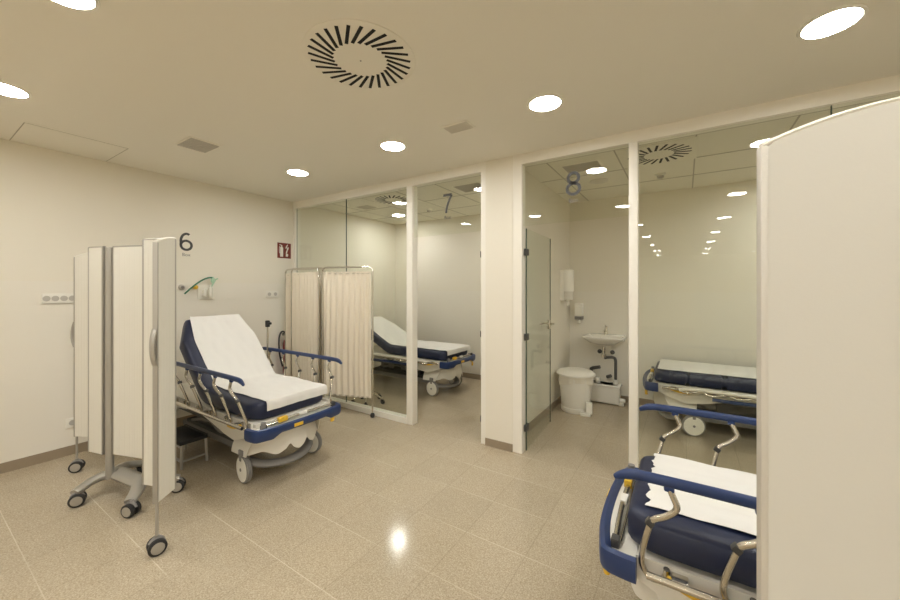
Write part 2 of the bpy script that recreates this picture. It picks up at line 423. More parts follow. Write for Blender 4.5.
# ------------------------------------------------------------------ numbers and small writing
def arc(cx, cz, rx, rz, a0, a1, n=24):
    return [(cx+rx*math.cos(math.radians(a0+(a1-a0)*i/n)), cz+rz*math.sin(math.radians(a0+(a1-a0)*i/n))) for i in range(n+1)]
def ribbon(g, pts, w, closed=False):
    n = len(pts)
    def nrm(i):
        a = pts[(i-1) % n] if closed else pts[max(0, i-1)]
        b = pts[(i+1) % n] if closed else pts[min(n-1, i+1)]
        dx, dz = b[0]-a[0], b[1]-a[1]; l = math.hypot(dx, dz) or 1
        return -dz/l*w/2, dx/l*w/2
    t = bmesh.new(); P = []
    for i, (x, z) in enumerate(pts):
        nx, nz = nrm(i)
        P.append((t.verts.new((x+nx, -.0015, z+nz)), t.verts.new((x-nx, -.0015, z-nz)), t.verts.new((x+nx, 0, z+nz)), t.verts.new((x-nx, 0, z-nz))))
    for i in range(n if closed else n-1):
        A, B = P[i], P[(i+1) % n]
        t.faces.new((A[0], B[0], B[1], A[1])); t.faces.new((A[2], A[3], B[3], B[2]))
        t.faces.new((A[0], A[2], B[2], B[0])); t.faces.new((A[1], B[1], B[3], A[3]))
    if not closed:
        for q in (P[0], P[-1]): t.faces.new((q[0], q[1], q[3], q[2]))
    bmesh.ops.recalc_face_normals(t, faces=t.faces[:]); g._merge(t)
def digit(ch, h=.195):
    g = MB(); w = .025; k = h
    if ch == '6':
        ribbon(g, arc(0, .30*k, .265*k, .255*k, 0, 360, 40)[:-1], w, True)
        ribbon(g, arc(.02*k, .52*k, .285*k, .435*k, 62, 190, 22)+[(-.265*k, .30*k)], w)
    if ch == '7':
        ribbon(g, [(-.27*k, .95*k), (.27*k, .95*k)], w)
        ribbon(g, [(.26*k, .94*k), (.16*k, .78*k), (.06*k, .58*k), (-.02*k, .38*k), (-.07*k, .18*k), (-.09*k, 0)], w)
    if ch == '8':
        ribbon(g, arc(0, .27*k, .265*k, .235*k, 0, 360, 40)[:-1], w, True)
        ribbon(g, arc(0, .74*k, .225*k, .215*k, 0, 360, 40)[:-1], w, True)
    return g
def text_mesh(body, size, name, m, parent, loc, rz=0):
    cu = bpy.data.curves.new(name, 'FONT'); cu.body = body; cu.size = size; cu.extrude = .0006; cu.align_x = 'CENTER'
    to = bpy.data.objects.new('tmp_text', cu); C.objects.link(to)
    dg = bpy.context.evaluated_depsgraph_get(); dg.update()
    me = bpy.data.meshes.new_from_object(to.evaluated_get(dg)); bpy.data.objects.remove(to)
    me.name = name; me.materials.clear(); me.materials.append(m)
    o = bpy.data.objects.new(name, me); C.objects.link(o); o.parent = parent
    o.location = loc; o.rotation_euler = (PI/2, 0, rz); return o
def number(ch, loc, rz, label):
    t = thing('room_number', label, 'number', loc, rz)
    digit(ch).obj('numeral', M['ink'], t)
    text_mesh('Box', .05, 'small_word', M['greyp'], t, (0, -.0008, -.062))
number('6', (XL+.0015, 1.805, 1.915), PI/2, 'dark grey wall numeral 6 with small word below')
number('7', (-2.06, 3.1445, 2.275), 0, 'dark grey numeral 7 on the glass over the doorway next to the curtain screen')
number('8', (-.7915, 3.1445, 2.285), 0, 'dark grey numeral 8 on the glass over the doorway to the washbasin')

# fire sign: local x to the right on the wall, z up, front -y
t = thing('fire_sign', 'square dark red fire extinguisher sign on the left wall', 'sign', (XL, 2.98, 2.015), PI/2)
g = MB(); g.bx(-.1, .1, -.003, 0, -.105, .105); g.obj('sign_plate', M['red'], t)
g = MB()
g.prism([(-.062, -.085), (-.018, -.085), (-.018, .035), (-.028, .05), (-.052, .05), (-.062, .035)], -.0045, -.003, 'XZ')
g.box((-.04, -.0038, .062), (.02, .0015, .018)); g.box((-.052, -.0038, .074), (.04, .0015, .008), ry=.4)
g.tube([(-.068, -.004, .06), (-.075, -.004, .02), (-.072, -.004, -.04)], .003)
g.obj('extinguisher_symbol', M['white'], t)
g = MB()
for (x, z, w, h_) in ((.04, -.06, .036, .05), (.036, -.015, .02, .06), (.052, .03, .022, .055), (.03, .05, .016, .05), (.045, .075, .014, .03)):
    g.lathe([(w/2, -.0045), (w/2, -.003)], c=(x, 0, z), axis='Y', n=14)
    g.box((x, -.0038, z), (w*.8, .0015, h_*.8), ry=.3)
g.obj('flame_symbol', M['white'], t)

# sockets (front -y local)
def socket_plate(loc, n, w, h, label):
    t = thing('socket_plate', label, 'socket', loc, PI/2)
    g = MB(); g.bx(-w/2, w/2, -.012, 0, -h/2, h/2, bev=.003); g.obj('cover_plate', M['white'], t)
    for k in range(n):
        x = -w/2 + w*(k+.5)/n
        g = MB(); g.lathe([(.024, -.0125), (.022, -.0135), (.021, -.0122), (.004, -.0122)], c=(x, 0, 0), axis='Y', n=24)
        for s in (-1, 1): g.cyl((x+s*.009, -.0121, 0), (x+s*.009, -.0138, 0), .003, 8)
        g.obj('socket', M['grille'], t)
XW = XL+.006
socket_plate((XW, .83, 1.408), 4, .21, .085, 'long white four-socket plate left of the tall folding screen')
socket_plate((XL+.004, .91, .288), 1, .085, .085, 'single low socket just above the skirting behind the folding screen')
socket_plate((XW, 2.80, 1.418), 2, .17, .09, 'double socket plate below the fire sign by the curtain screen')

# medical gas outlet set on the wall
t = thing('gas_outlet', 'small round grey wall outlet left of the green hose', 'wall outlet', (XL+.006, 1.755, 1.508), PI/2)
g = MB(); g.lathe([(.030, 0), (.030, -.02), (.022, -.03)], axis='Y'); g.obj('collar', M['grille'], t)
g = MB(); g.lathe([(.016, -.03), (.014, -.04)], axis='Y'); g.obj('valve', M['greyp'], t)
t = thing('oxygen_flowmeter', 'wall flowmeter with green hose and yellow knob beside the 6', 'flowmeter', (XL+.006, 2.0, 1.46), PI/2)
g = MB(); g.bx(-.085, .075, -.012, 0, -.085, .075, bev=.003); g.obj('mount_plate', M['white'], t)
g = MB(); g.lathe([(.018, -.07), (.022, -.06), (.022, .03), (.012, .045), (.012, .07)], c=(.03, -.045, 0), n=20); g.obj('flow_tube', M['clear'], t)
g = MB(); g.lathe([(.02, -.03), (.02, .03), (.01, .05)], c=(-.03, -.04, -.02), n=20); g.obj('bottle', M['clear'], t)
g = MB(); g.tube(chaikin([(-.225, -.03, -.025), (-.15, -.05, .06), (-.06, -.06, .135), (.02, -.06, .165), (.055, -.055, .15)], 3), .0085); g.obj('hose', M['green'], t)
g = MB()
g.lathe([(.012, .10), (.02, .115), (.02, .15), (.01, .17)], c=(.05, -.05, 0), n=14)
g.box((.06, -.05, .10), (.014, .014, .10), ry=.5, bev=.003); g.box((.085, -.05, .14), (.05, .012, .014), ry=-.5, bev=.003)
g.obj('green_connector', M['greenl'], t)
g = MB(); g.lathe([(.024, -.02), (.024, -.045), (.014, -.05)], c=(-.12, 0, .05), axis='Y'); g.obj('knob', M['yellow'], t)

# fire extinguisher (floor-standing against the wall)
t = thing('fire_extinguisher', 'red fire extinguisher with black hose hung on the wall below the fire sign', 'fire extinguisher', (XL+.085, 2.985, .33))
g = MB(); g.lathe([(.06, 0), (.068, .02), (.068, .40), (.06, .45), (.03, .49), (.018, .50)]); g.obj('cylinder', M['redx'], t)
g = MB(); g.lathe([(.02, .50), (.02, .54)]); g.box((0, -.04, .56), (.02, .10, .014), rx=.2, bev=.003); g.box((0, -.04, .535), (.02, .09, .01), bev=.003); g.obj('valve_head', M['black'], t)
g = MB(); g.tube(chaikin([(0, -.02, .54), (.0, -.09, .60), (.02, -.15, .52), (.03, -.15, .3), (.03, -.10, .12)], 3), .011); g.obj('hose', M['black'], t)
g = MB(); g.bx(-.09, -.068, -.03, .03, .1, .42, bev=.002); g.obj('bracket', M['greyp'], t)

# ------------------------------------------------------------------ hospital stretcher
# local axes: foot bumper front at x = 0, head towards -x, y across, z up
def mattress_path(fold, blen, ang, x0=-.125, ztop=.64):
    pts = [(x0, ztop), (x0-.25, ztop), (x0-fold+.14, ztop), (x0-fold+.02, ztop+.0)]
    hx, hz = x0-fold, ztop
    for k in (.03, .15, .5, .8, 1.0):
        pts.append((hx-blen*k*math.cos(ang), hz+blen*k*math.sin(ang)))
    P = chaikin([(a, 0, b) for a, b in pts], 2)
    # arc-length resample
    L = [0]
    for a, b in zip(P, P[1:]): L.append(L[-1]+(b-a).length)
    def at(s):
        s = max(0, min(L[-1], s))
        for i in range(len(L)-1):
            if s <= L[i+1]+1e-9:
                u = (s-L[i])/max(1e-9, L[i+1]-L[i]); p = P[i].lerp(P[i+1], u); d = (P[i+1]-P[i]).normalized(); break
        # smoothed tangent
        return p, d
    def smooth_at(s):
        p, _ = at(s); a, _ = at(s-.03); b, _ = at(s+.03)
        d = (b-a).normalized(); n = Vector((d.z, 0, -d.x))
        if n.z < 0: n = -n
        return p, d, n
    return smooth_at, L[-1], x0

def sheet_on(at, total, s0, s1, y0, y1, off=.004, drop_foot=0, drop_near=None, ragged=0, seed=1, chamf=None, flap=0, yskew=0):
    rnd = random.Random(seed)
    nu, nv = 90, 34
    ph = [rnd.uniform(0, 6) for _ in range(6)]
    jag = [rnd.uniform(-1, 1) for _ in range(nv)]
    def fn(u, v):
        s = s0 + (s1-s0)*u
        yy0, yy1 = y0, y1 + yskew*u
        y = yy0 + (yy1-yy0)*v
        wob = .0025*math.sin(9*u*3+ph[0]+v*4) + .002*math.sin(23*u+ph[1]-v*9) + .0015*math.sin(31*v+ph[2])
        if ragged and u < .03:
            j = int(v*(nv-1)); s += (jag[j]*.5+math.sin(v*40+ph[3])*.5)*ragged
        y += .006*math.sin(14*u+ph[4])*(1 if v > .5 else -.6)
        if chamf:
            sc_, e = chamf
            if s > sc_:
                y = y*(1-(s-sc_)/(total-sc_)*e)
        if s < 0:                                   # hanging over the foot end
            p, d, n = at(0); dd = -s
            r = .02
            p = p + Vector((.010+min(dd, .03)*.5, 0, off - max(0, dd-.012)))
            return Vector((p.x + wob*1.5, y, p.z))
        if s > total:
            p, d, n = at(total)
            return Vector((p.x, y, p.z)) + n*(off+wob) + d*min(.015, s-total) - n*max(0, s-total-.01)
        p, d, n = at(s)
        e = .018
        base = Vector((p.x, y, p.z)) + n*(off+abs(wob))
        return base
    g = MB(); g.grid(fn, nu, nv, thick=.0015)
    return g

def make_mattress(at, total, W, T, seams=(), chamf=True):
    g = MB(); nu, nr = 150, 28
    def fn(u, v):
        s = total*u
        p, d, n = at(s)
        end = min(s, total-s)
        k = 1.0 if end > .03 else math.sqrt(max(0.0, 1-((.03-end)/.03)**2))*.25+.75
        w = W*.5
        if chamf and s > total-.26: w *= 1-(s-(total-.26))/.26*.30
        if s < .12: w *= 1-((.12-s)/.12)**2*.17
        a = 2*PI*v
        ca, sa = math.cos(a), math.sin(a)
        e = .35
        yy = w*math.copysign(abs(ca)**e, ca)
        zz = .5*T*math.copysign(abs(sa)**e, sa)*k
        groove = 0
        for q in seams:
            if abs(s-q) < .016: yy *= .965; zz *= .66
        return Vector((p.x, yy, p.z)) + n*(zz-.5*T)
    g.grid(fn, nu, nr, closed_v=True)
    # end caps
    bm = g.bm; bm.edges.ensure_lookup_table()
    be = [e for e in bm.edges if e.is_boundary]
    bmesh.ops.holes_fill(bm, edges=be)
    bmesh.ops.recalc_face_normals(bm, faces=bm.faces[:])
    return g

def make_rail(t, side, up=True, n_posts=5):
    y = side*.435; z = .845 if up else .50
    g = MB()
    if up:
        pts = chaikin([(-.10, y, z-.03), (-.14, y, z-.006), (-.2, y, z), (-.7, y, z), (-1.25, y, z), (-1.38, y, z-.004), (-1.44, y, z-.035)], 3)
        N = len(pts); rad = [.007+.0115*min(1, 2.2*min(i, N-1-i)/N*2+.1) for i in range(N)]
        g.tube(pts, rad, n=14, flat=.8)
    else:
        g.use(M['plastic']).tube(chaikin([(-.35, y, z-.02), (-.42, y, z), (-.8, y, z), (-1.4, y, z), (-1.5, y, z-.02)], 2), .018, n=12)
    if not up: g.use(M['blue']).tube([(-.62, y, .425), (-1.5, y, .425)], .017, n=12)
    bar = g.obj('side_rail', M['blue'], t)
    for k in range(n_posts):
        x = -.27-.24*k if up else -.55-.2*k
        g = MB()
        if up:
            if k in (0, n_posts-1) or True:
                g.use(M['blue']).box((x, y, z-.022), (.032, .02, .022), bev=.007)
            g.use(M['steel'])
            pts = chaikin([(x, y, z-.02), (x-.012, y, z-.05), (x-.028, y, z-.085), (x+.01, y-side*.004, z-.125), (x+.052, y-side*.012, z-.15), (x+.062, y-side*.022, z-.19),
                           (x+.088, y-side*.055, z-.30), (x+.09, y-side*.075, z-.37), (x+.055, y-side*.085, z-.415), (x+.012, y-side*.08, z-.385), (x+.01, y-side*.07, z-.345)], 3)
            g.tube(pts, .0105, n=10)
            g.use(M['dark']).box((x+.058, y-side*.016, z-.165), (.026, .028, .022), ry=-.6, bev=.004)
        else:
            g.use(M['steel']).tube(chaikin([(x, y, z), (x+.06, y, z-.03), (x+.16, y-side*.02, z-.05), (x+.2, y-side*.04, z-.02)], 2), .009, n=8)
        g.obj('rail_post', parent=bar)
    g = MB(); g.tube([(-.2, side*.395, .475), (-1.5, side*.395, .475)], .013, n=10)
    for x in (-.3, -.8, -1.4): g.box((x, side*.37, .475), (.05, .05, .03), bev=.004)
    g.obj('rail_mount', M['steel'], bar)

def make_bed(name, label, loc, rz, x0=-.125, fold=.80, blen=.80, ang=45, rails=True, seams=(), iv=False, posts=5, tdz=0, wdx=0, MW=.67, ring=False):
    t = thing(name, label, 'hospital bed', loc, rz, 'wheeled hospital stretchers')
    at, total, x0 = mattress_path(fold, blen, math.radians(ang), x0)
    T = .145
    make_mattress(at, total, MW, T, seams).obj('mattress', M['navy'], t, angle=60)
    # deck: flat part and raised board follow the mattress underside
    g = MB()
    g.bx(-.14, -1.98, -.325, .325, .45, .492, bev=.008)
    g.obj('deck', M['plastic'], t)
    g = MB()
    hx = x0-fold
    def bk(u, v):
        s = fold+.06+(total-fold-.09)*u; p, d, n = at(s)
        return Vector((p.x, (-.27+.54*v)*(1-.28*max(0, u-.6)/.4), p.z)) - n*(T+.004)
    g.grid(bk, 12, 6, thick=.02); g.obj('backrest_board', M['plastic'], t)
    # side covers with arched lower edge
    poly = [(-.16, .505), (-1.95, .505), (-2.0, .47), (-1.95, .40), (-1.70, .34), (-1.55, .36), (-1.35, .41), (-1.1, .435), (-.9, .425), (-.72, .39), (-.55, .35), (-.40, .33), (-.25, .38), (-.16, .42)]
    g = MB()
    for s in (-1, 1): g.prism(poly, s*.335, s*.352, 'XZ')
    g.obj('side_cover', M['plastic'], t)
    # foot tray and bumper
    def hump(y): return -.012-.05*(abs(y)/.40)**2.6
    ys = [-.365+.73*i/20 for i in range(21)]
    g = MB(); g.prism([(hump(y)-.012, y) for y in ys]+[(-.16, .365), (-.16, -.365)], .470, .494, 'XY'); g.obj('foot_tray', M['white'], t, loc=(0, 0, tdz))
    path = [(-.165, -.385)]+[(-.12, -.385)]+[(hump(y), y) for y in [-.375+.75*i/24 for i in range(25)]]+[(-.12, .385), (-.165, .385)]
    P = chaikin([(a, b, 0) for a, b in path], 1)
    def bp(u, v):
        i = min(len(P)-1, int(round(u*(len(P)-1)))); p = P[i]
        a = P[max(0, i-1)]; b = P[min(len(P)-1, i+1)]; d = (b-a).normalized(); nn = Vector((d.y, -d.x, 0))
        mid = abs(p.y) < .20
        zb = .452 if mid else .452-.032*min(1, (abs(p.y)-.20)/.06)
        sec = [(-.028, .498), (-.006, .510), (.010, .503), (.014, .485), (.014, zb+.02), (.004, zb), (-.020, zb), (-.028, zb+.01)]
        q = sec[int(round(v*8)) % 8]
        return Vector((p.x+nn.x*q[0], p.y+nn.y*q[0], q[1]))
    g = MB(); g.grid(bp, len(P), 8, closed_v=True)
    bmesh.ops.holes_fill(g.bm, edges=[e for e in g.bm.edges if e.is_boundary])
    bmesh.ops.recalc_face_normals(g.bm, faces=g.bm.faces[:])
    bmp = g.obj('foot_bumper', M['blue'], t, loc=(0, 0, tdz), angle=50)
    g = MB(); g.box((.003, -.07, .478), (.006, .075, .026), bev=.002, ry=.0); g.obj('yellow_latch', M['yellow'], bmp)
    # folded push bar across the foot
    g = MB()
    g.use(M['steel']).tube(chaikin([(-.115, -.30, .515), (-.105, -.10, .53), (-.105, .10, .53), (-.115, .33, .52)], 2), .0105)
    g.tube([(-.13, -.22, .512), (-.13, .31, .512)], .006)
    g.use(M['white']).box((-.108, .02, .532), (.028, .07, .024), bev=.004)
    g.use(M['greyp']).cyl((-.10, -.31, .505), (-.10, -.31, .555), .017)
    g.use(M['dark']).box((-.115, -.30, .513), (.03, .04, .03), bev=.005).box((-.115, .325, .52), (.03, .04, .035), bev=.005)
    hb = g.obj('push_handle', parent=t, loc=(.028, 0, tdz-.008))
    g = MB(); g.box((-.105, -.155, .535), (.035, .075, .038), bev=.008); g.obj('yellow_grip', M['yellow'], hb)
    # yellow levers
    for s in (1, -1):
        g = MB(); g.tube(chaikin([(-.13, s*.27, .445), (-.07, s*.28, .435), (-.045, s*.29, .40), (-.05, s*.29, .355)], 2), [.012]*2+[.013]*3+[.016]*8+[.014]*(13-13) if False else .014, n=10, flat=1.6)
        if s == 1: g.obj('brake_lever', M['yellow'], t)
        else: g.bm.free()
    for sy in (-1, 1):
        g = MB(); g.tube(chaikin([(-.26, sy*.375, .475), (-.34, sy*.385, .45), (-.44, sy*.375, .445)], 2), .014, n=8, flat=.6); g.obj('release_lever', M['yellow'], t)
    if rails is not None:
        for s in (-1, 1): make_rail(t, s, rails, posts)
    # base hoods over the wheels
    def hood(x_out, x_in, sg):
        def fn(u, v):
            # u: front (0) -> back (1), v: across, wraps down both sides
            yy = -1+2*v
            xs = x_out-sg*.15*yy*yy
            x = xs+(x_in-xs)*u
            ztop = .435-.05*u-.04*u*u
            zbot = .212+.05*max(0, math.sin(u*PI*1.0))*0
            a = abs(yy)
            if a > .62:
                k = (a-.62)/.38
                y = math.copysign(.27+.045*math.sin(k*PI/2), yy); z = ztop-.02+(zbot-ztop+.02)*k
                x -= sg*0.0
            else:
                y = yy/.62*.27; z = ztop-.02*(a/.62)**4
            return Vector((x, y, z))
        g = MB(); g.grid(fn, 10, 31, thick=-.008)
        # scalloped apron
        def ap(u, v):
            yy = -1+2*v; a = abs(yy)
            zt = .433-.018*a**4
            zb = .225+.0*a
            sm = lambda q: q*q*(3-2*q)
            sc = .250-.032*sm(max(0, 1-abs(a-.52)/.26)) + .028*sm(max(0, 1-abs(a-.24)/.10)) - .03*sm(max(0, 1-a/.22)) - .025*sm(max(0, min(1, (a-.75)/.25)))
            y = yy*(.27+.045*u)
            x = x_out - sg*.15*a*a + sg*(.05*math.sin(u*PI*.5)*(1-a**3))
            return Vector((x, y, zt+(sc-zt)*u))
        g.grid(ap, 9, 61, thick=.006)
        g.obj('base_hood', M['plastic'], t, angle=35)
    hood(-.14, -.50, 1); hood(-1.98, -1.60, -1)
    # chassis, columns
    g = MB()
    g.use(M['greyp']).bx(-.50, -1.70, -.20, .20, .13, .19, bev=.02)
    g.use(M['dark']).bx(-.55, -1.6, -.20, .20, .19, .225, bev=.01)
    for x in (-.55, -1.5):
        g.use(M['greyp']).lathe([(.075, .19), (.075, .34), (.055, .34), (.055, .46)], c=(x, 0, 0), n=24)
        g.use(M['dark']).lathe([(.1, .19), (.1, .23)], c=(x, 0, 0), n=24)
    g.use(M['dark']).bx(-.45, -1.75, -.30, -.24, .36, .40, bev=.006).bx(-.45, -1.75, .24, .30, .36, .40, bev=.006)
    g.use(M['dark']).bx(-.66, -1.38, -.19, .19, .225, .37, bev=.03)
    for q in (-.75, -.95, -1.2): g.use(M['greyp']).box((q, -.17, .33), (.10, .10, .12), bev=.02)
    g.tube(chaikin([(-.6, -.25, .33), (-.8, -.27, .27), (-1.0, -.25, .35), (-1.3, -.27, .29)], 2), .012)
    g.obj('chassis', parent=t)
    g = MB(); g.use(M['greyp']); g.tube(chaikin([(-.36, -.26, .15), (-.25, -.20, .12), (-.17, 0, .105), (-.25, .20, .12), (-.36, .26, .15)], 3), .028, n=12, flat=1.5)
    g.obj('foot_lip', parent=t)
    # oxygen bottle cradle
    g = MB(); g.lathe([(.02, -.95), (.05, -.92), (.05, -.60), (.03, -.57), (.015, -.55)], c=(0, .12, .285), axis='X', n=20); g.obj('bottle', M['greyp'], t)
    # wheels
    for (wx, wy, st) in ((-.35, -.30, -.10), (-.35, .30, .28), (-1.78, -.30, .2), (-1.78, .30, 0)):
        cs = bpy.data.objects.new('caster', None); C.objects.link(cs); cs.parent = t
        cs.location = (wx + (wdx if wx > -1 else 0), wy, .105); cs.rotation_euler = (0, 0, st)
        g = MB(); g.use(M['greyp']).lathe([(.096, -.021), (.105, -.014), (.105, -.004), (.100, 0), (.105, .004), (.105, .014), (.096, .021)], axis='Y', n=36)
        g.obj('tyre', parent=cs)
        g = MB(); g.lathe([(.02, -.027), (.06, -.026), (.092, -.022), (.094, 0), (.092, .022), (.06, .026), (.02, .027)], axis='Y', n=36); g.obj('wheel_disc', M['white'], cs)
        g = MB(); g.bx(-.014, .014, -.034, -.028, .07, .12, bev=.002); g.bx(-.014, .014, .028, .034, .07, .12, bev=.002); g.bx(-.03, .03, -.034, .034, .11, .15, bev=.006); g.cyl((0, -.030, 0), (0, .030, 0), .012)
        g.obj('fork', M['greyp'], cs)
    if iv:
        g = MB(); g.use(M['steel']).tube([(-1.22, .40, .46), (-1.22, .40, 1.10)], .009)
        g.use(M['black']).box((-1.22, .40, 1.12), (.04, .035, .07), bev=.008).box((-1.19, .40, 1.125), (.05, .03, .025), bev=.006)
        g.obj('drip_pole', parent=t)
    return t, at, total

# bed 1: left, backrest raised
b1, at, tot = make_bed('hospital_stretcher', 'navy stretcher with raised backrest and side rails below the wall numeral 6', (-2.51, 1.80, 0), 0, x0=-.165, fold=.765, blen=.82, ang=44, iv=True, tdz=-.028)
b1_parts = sheet_on(at, tot, -.085, tot+.03, -.245, .31, chamf=(tot-.27, .14), seed=3)
tag(b1_parts.obj('paper_sheet', M['sheet'], loc=(-2.51, 1.80, 0)), 'white paper sheet on the raised-backrest stretcher at the left wall', 'sheet', 'paper sheets on the beds')
# bed 2: room 7
b2, at, tot = make_bed('hospital_stretcher', 'stretcher with half raised backrest behind the glass of room 7', (-2.60, 4.42, 0), 0, fold=1.0, blen=.80, ang=27, rails=False)
s2 = sheet_on(at, tot, -.075, tot+.02, -.29, .32, chamf=(tot-.27, .25), seed=5)
tag(s2.obj('paper_sheet', M['sheet'], loc=(-2.60, 4.42, 0)), 'white paper sheet on the stretcher inside room 7', 'sheet', 'paper sheets on the beds')
# bed 3: room 8
b3, at, tot = make_bed('hospital_stretcher', 'flat stretcher with segmented navy mattress behind the glass of room 8', (-.40, 4.74, 0), PI, fold=1.1, blen=.80, ang=3, rails=False, seams=(.30, .60, .90, 1.2), wdx=-.12)
s3 = sheet_on(at, tot, .03, tot-.03, -.32, .29, chamf=(tot-.27, .25), seed=8)
tag(s3.obj('paper_sheet', M['sheet'], loc=(-.40, 4.74, 0), rz=PI), 'white paper sheet on the flat stretcher inside room 8', 'sheet', 'paper sheets on the beds')
# bed 4: near right
b4, at, tot = make_bed('hospital_stretcher', 'near stretcher with raised rails, partly hidden by the right folding screen', (-.315, 1.87, 0), PI, fold=1.1, blen=.80, ang=8, rails=True)
s4 = sheet_on(at, tot, .06, tot-.03, -.29, .245, ragged=.014, seed=11, yskew=.03)
tag(s4.obj('paper_sheet', M['sheet'], loc=(-.315, 1.87, 0), rz=PI), 'torn-edged white paper strip on the near stretcher at the right', 'sheet', 'paper sheets on the beds')

# ------------------------------------------------------------------ step stool beside bed 1
t = thing('step_stool', 'low black-topped metal step stool half under the left stretcher', 'stool', (-3.70, 1.43, 0), 0)
g = MB(); g.bx(-.21, .21, -.12, .09, .195, .225, bev=.008); g.obj('tread', M['black'], t)
g = MB(); g.bx(-.21, .21, .07, .09, .225, .232, bev=.003); g.obj('tread_edge', M['dark'], t)
for sx in (-1, 1):
    for sy in (-1, 1):
        g = MB(); g.tube([(sx*.195, sy*.09-.012, .20), (sx*.205, sy*.095-.012, .0)], .012, n=8); g.obj('leg', M['alu'], t)
g = MB(); g.tube([(-.2, -.103, .18), (.2, -.103, .18)], .012, n=8); g.tube([(-.2, -.103, .06), (.2, -.103, .06)], .01, n=8); g.tube([(.2, -.1, .06), (.2, .08, .06)], .009, n=8); g.obj('cross_rail', M['alu'], t)

# ------------------------------------------------------------------ folding screens
def caster_small(parent, x, y, z, rz, r=.044):
    cs = bpy.data.objects.new('caster', None); C.objects.link(cs); cs.parent = parent
    cs.location = (x, y, z+r); cs.rotation_euler = (0, 0, rz)
    for s in (-1, 1):
        g = MB(); g.use(M['black']).lathe([(r-.006, -.013), (r, -.009), (r, .009), (r-.006, .013)], c=(0, s*.021, 0), axis='Y', n=28)
        g.use(M['alu']).lathe([(r*.72, s*.0145), (r*.3, s*.0155)], c=(0, s*.021, 0), axis='Y', n=20)
        g.obj('wheel', parent=cs)
    g = MB(); g.use(M['greyp']).tube(chaikin([(-.03, 0, .02), (-.015, 0, r*.9), (.012, 0, r+.004), (.03, 0, .012)], 2), .013, n=10)
    g.cyl((0, 0, r*.5), (0, 0, r+.015), .011); g.obj('fork', parent=cs)

def screen_panel(parent, a, b, z0, z1, curved=None, grip=None, m=None, leg=None, thick=.022):
    a = Vector((a[0], a[1], 0)); b = Vector((b[0], b[1], 0)); d = b-a; L = d.length
    rz = math.atan2(d.y, d.x); pa = M['alulight'] if m else M['alu']
    # local x from a to b; a curved top falls towards x = 0 (a)
    top = []
    if curved:
        n = 16
        for i in range(n+1):
            u = i/n; top.append((L*u, z1-curved*(1-u)**2.0))
    else: top = [(0, z1), (L, z1)]
    poly = [(.006, z0)]+[(max(.006, min(L-.006, x)), z) for x, z in top]+[(L-.006, z0)]
    g = MB(); g.prism(poly, -thick/2, thick/2, 'XZ')
    o = g.obj('panel', m or M['panel'], parent, loc=(a.x, a.y, 0), rz=rz)
    g = MB(); g.bx(-.003, .008, -thick/2-.0015, thick/2+.003, z0-.004, top[0][1]+.003, bev=.003)
    g.obj('edge_profile', pa, o)
    g = MB(); g.bx(L-.010, L+.003, -thick/2-.002, thick/2+.002, z0-.002, z1+.001, bev=.003)
    g.obj('edge_profile', pa, o)
    # top edge moulding
    g = MB(); pts = [(x, 0, z+.004) for x, z in top]
    g.tube(pts, thick*.34, n=8, flat=1.6); g.obj('top_moulding', M['alu'] if not curved else M['white'], o)
    if grip:
        g = MB(); g.tube(chaikin([(-.004, 0, grip-.10), (-.022, 0, grip-.055), (-.028, 0, grip), (-.022, 0, grip+.055), (-.004, 0, grip+.10)], 2), .011, n=10, flat=1.3)
        g.obj('handle', M['alu'], o)
    if leg:
        g = MB(); g.tube([(.012, 0, .075), (.012, 0, z0+.10)], .008, n=10); g.obj('leg', M['alu'], o)
        caster_small(o, .012, 0, 0, leg)
    return o
# left screen
sl = thing('folding_screen', 'tall zigzag folding privacy screen on wheels in front of the left stretcher', 'folding screen', (-3.45, .93, 0))
def L_(p): return (p[0]+3.45, p[1]-.93)
Z0, Z1 = .29, 1.795
screen_panel(sl, L_((-4.19, .84)), L_((-3.97, .955)), Z0, Z1, curved=.045, grip=1.12, leg=.6)
screen_panel(sl, L_((-3.97, .955)), L_((-3.715, .822)), Z0, Z1)
screen_panel(sl, L_((-3.715, .822)), L_((-3.555, .862)), Z0, Z1)
screen_panel(sl, L_((-3.505, .905)), L_((-3.13, 1.03)), Z0, Z1)
screen_panel(sl, L_((-3.13, 1.03)), L_((-2.81, .868)), Z0, Z1)
screen_panel(sl, L_((-2.81, .868)), L_((-2.61, .937)), Z0, Z1)
screen_panel(sl, L_((-2.50, .82)), L_((-2.60, .945)), Z0, Z1, curved=.04, grip=1.17, leg=-.85)
g = MB(); g.tube([(L_((-3.53, .885))[0], L_((-3.53, .885))[1], .11), (L_((-3.53, .885))[0], L_((-3.53, .885))[1], 1.795)], .025, n=16); g.obj('column', M['alu'], sl)
g = MB(); c0 = L_((-3.56, .905)); g.tube([(c0[0]-.006, c0[1]-.03, .25), (c0[0]-.006, c0[1]-.03, 1.79)], .006, n=8); g.obj('gap_shade_rod', M['dark'], sl)  # solid dark rod stands in for the shade in the gap beside the column
g = MB()
def arm(g, a, b, c, r0=.034, r1=.022):
    p = chaikin([(*L_(a), .13), (*L_(b), .125), (*L_(c), .092)], 3); n = len(p)
    g.tube(p, [r0+(r1-r0)*i/(n-1) for i in range(n)], n=10, flat=1.5)
g.tube([(*L_((-3.60, .93)), .125), (*L_((-3.25, .98)), .125)], [.034, .034], n=12, flat=1.8)
arm(g, (-3.53, .93), (-3.60, .84), (-3.52, .70)); arm(g, (-3.30, .98), (-3.17, .95), (-3.07, .87))
arm(g, (-3.27, .98), (-3.22, 1.05), (-3.15, 1.18)); arm(g, (-3.58, .95), (-3.66, 1.0), (-3.66, 1.12))
g.obj('base', M['alu'], sl)
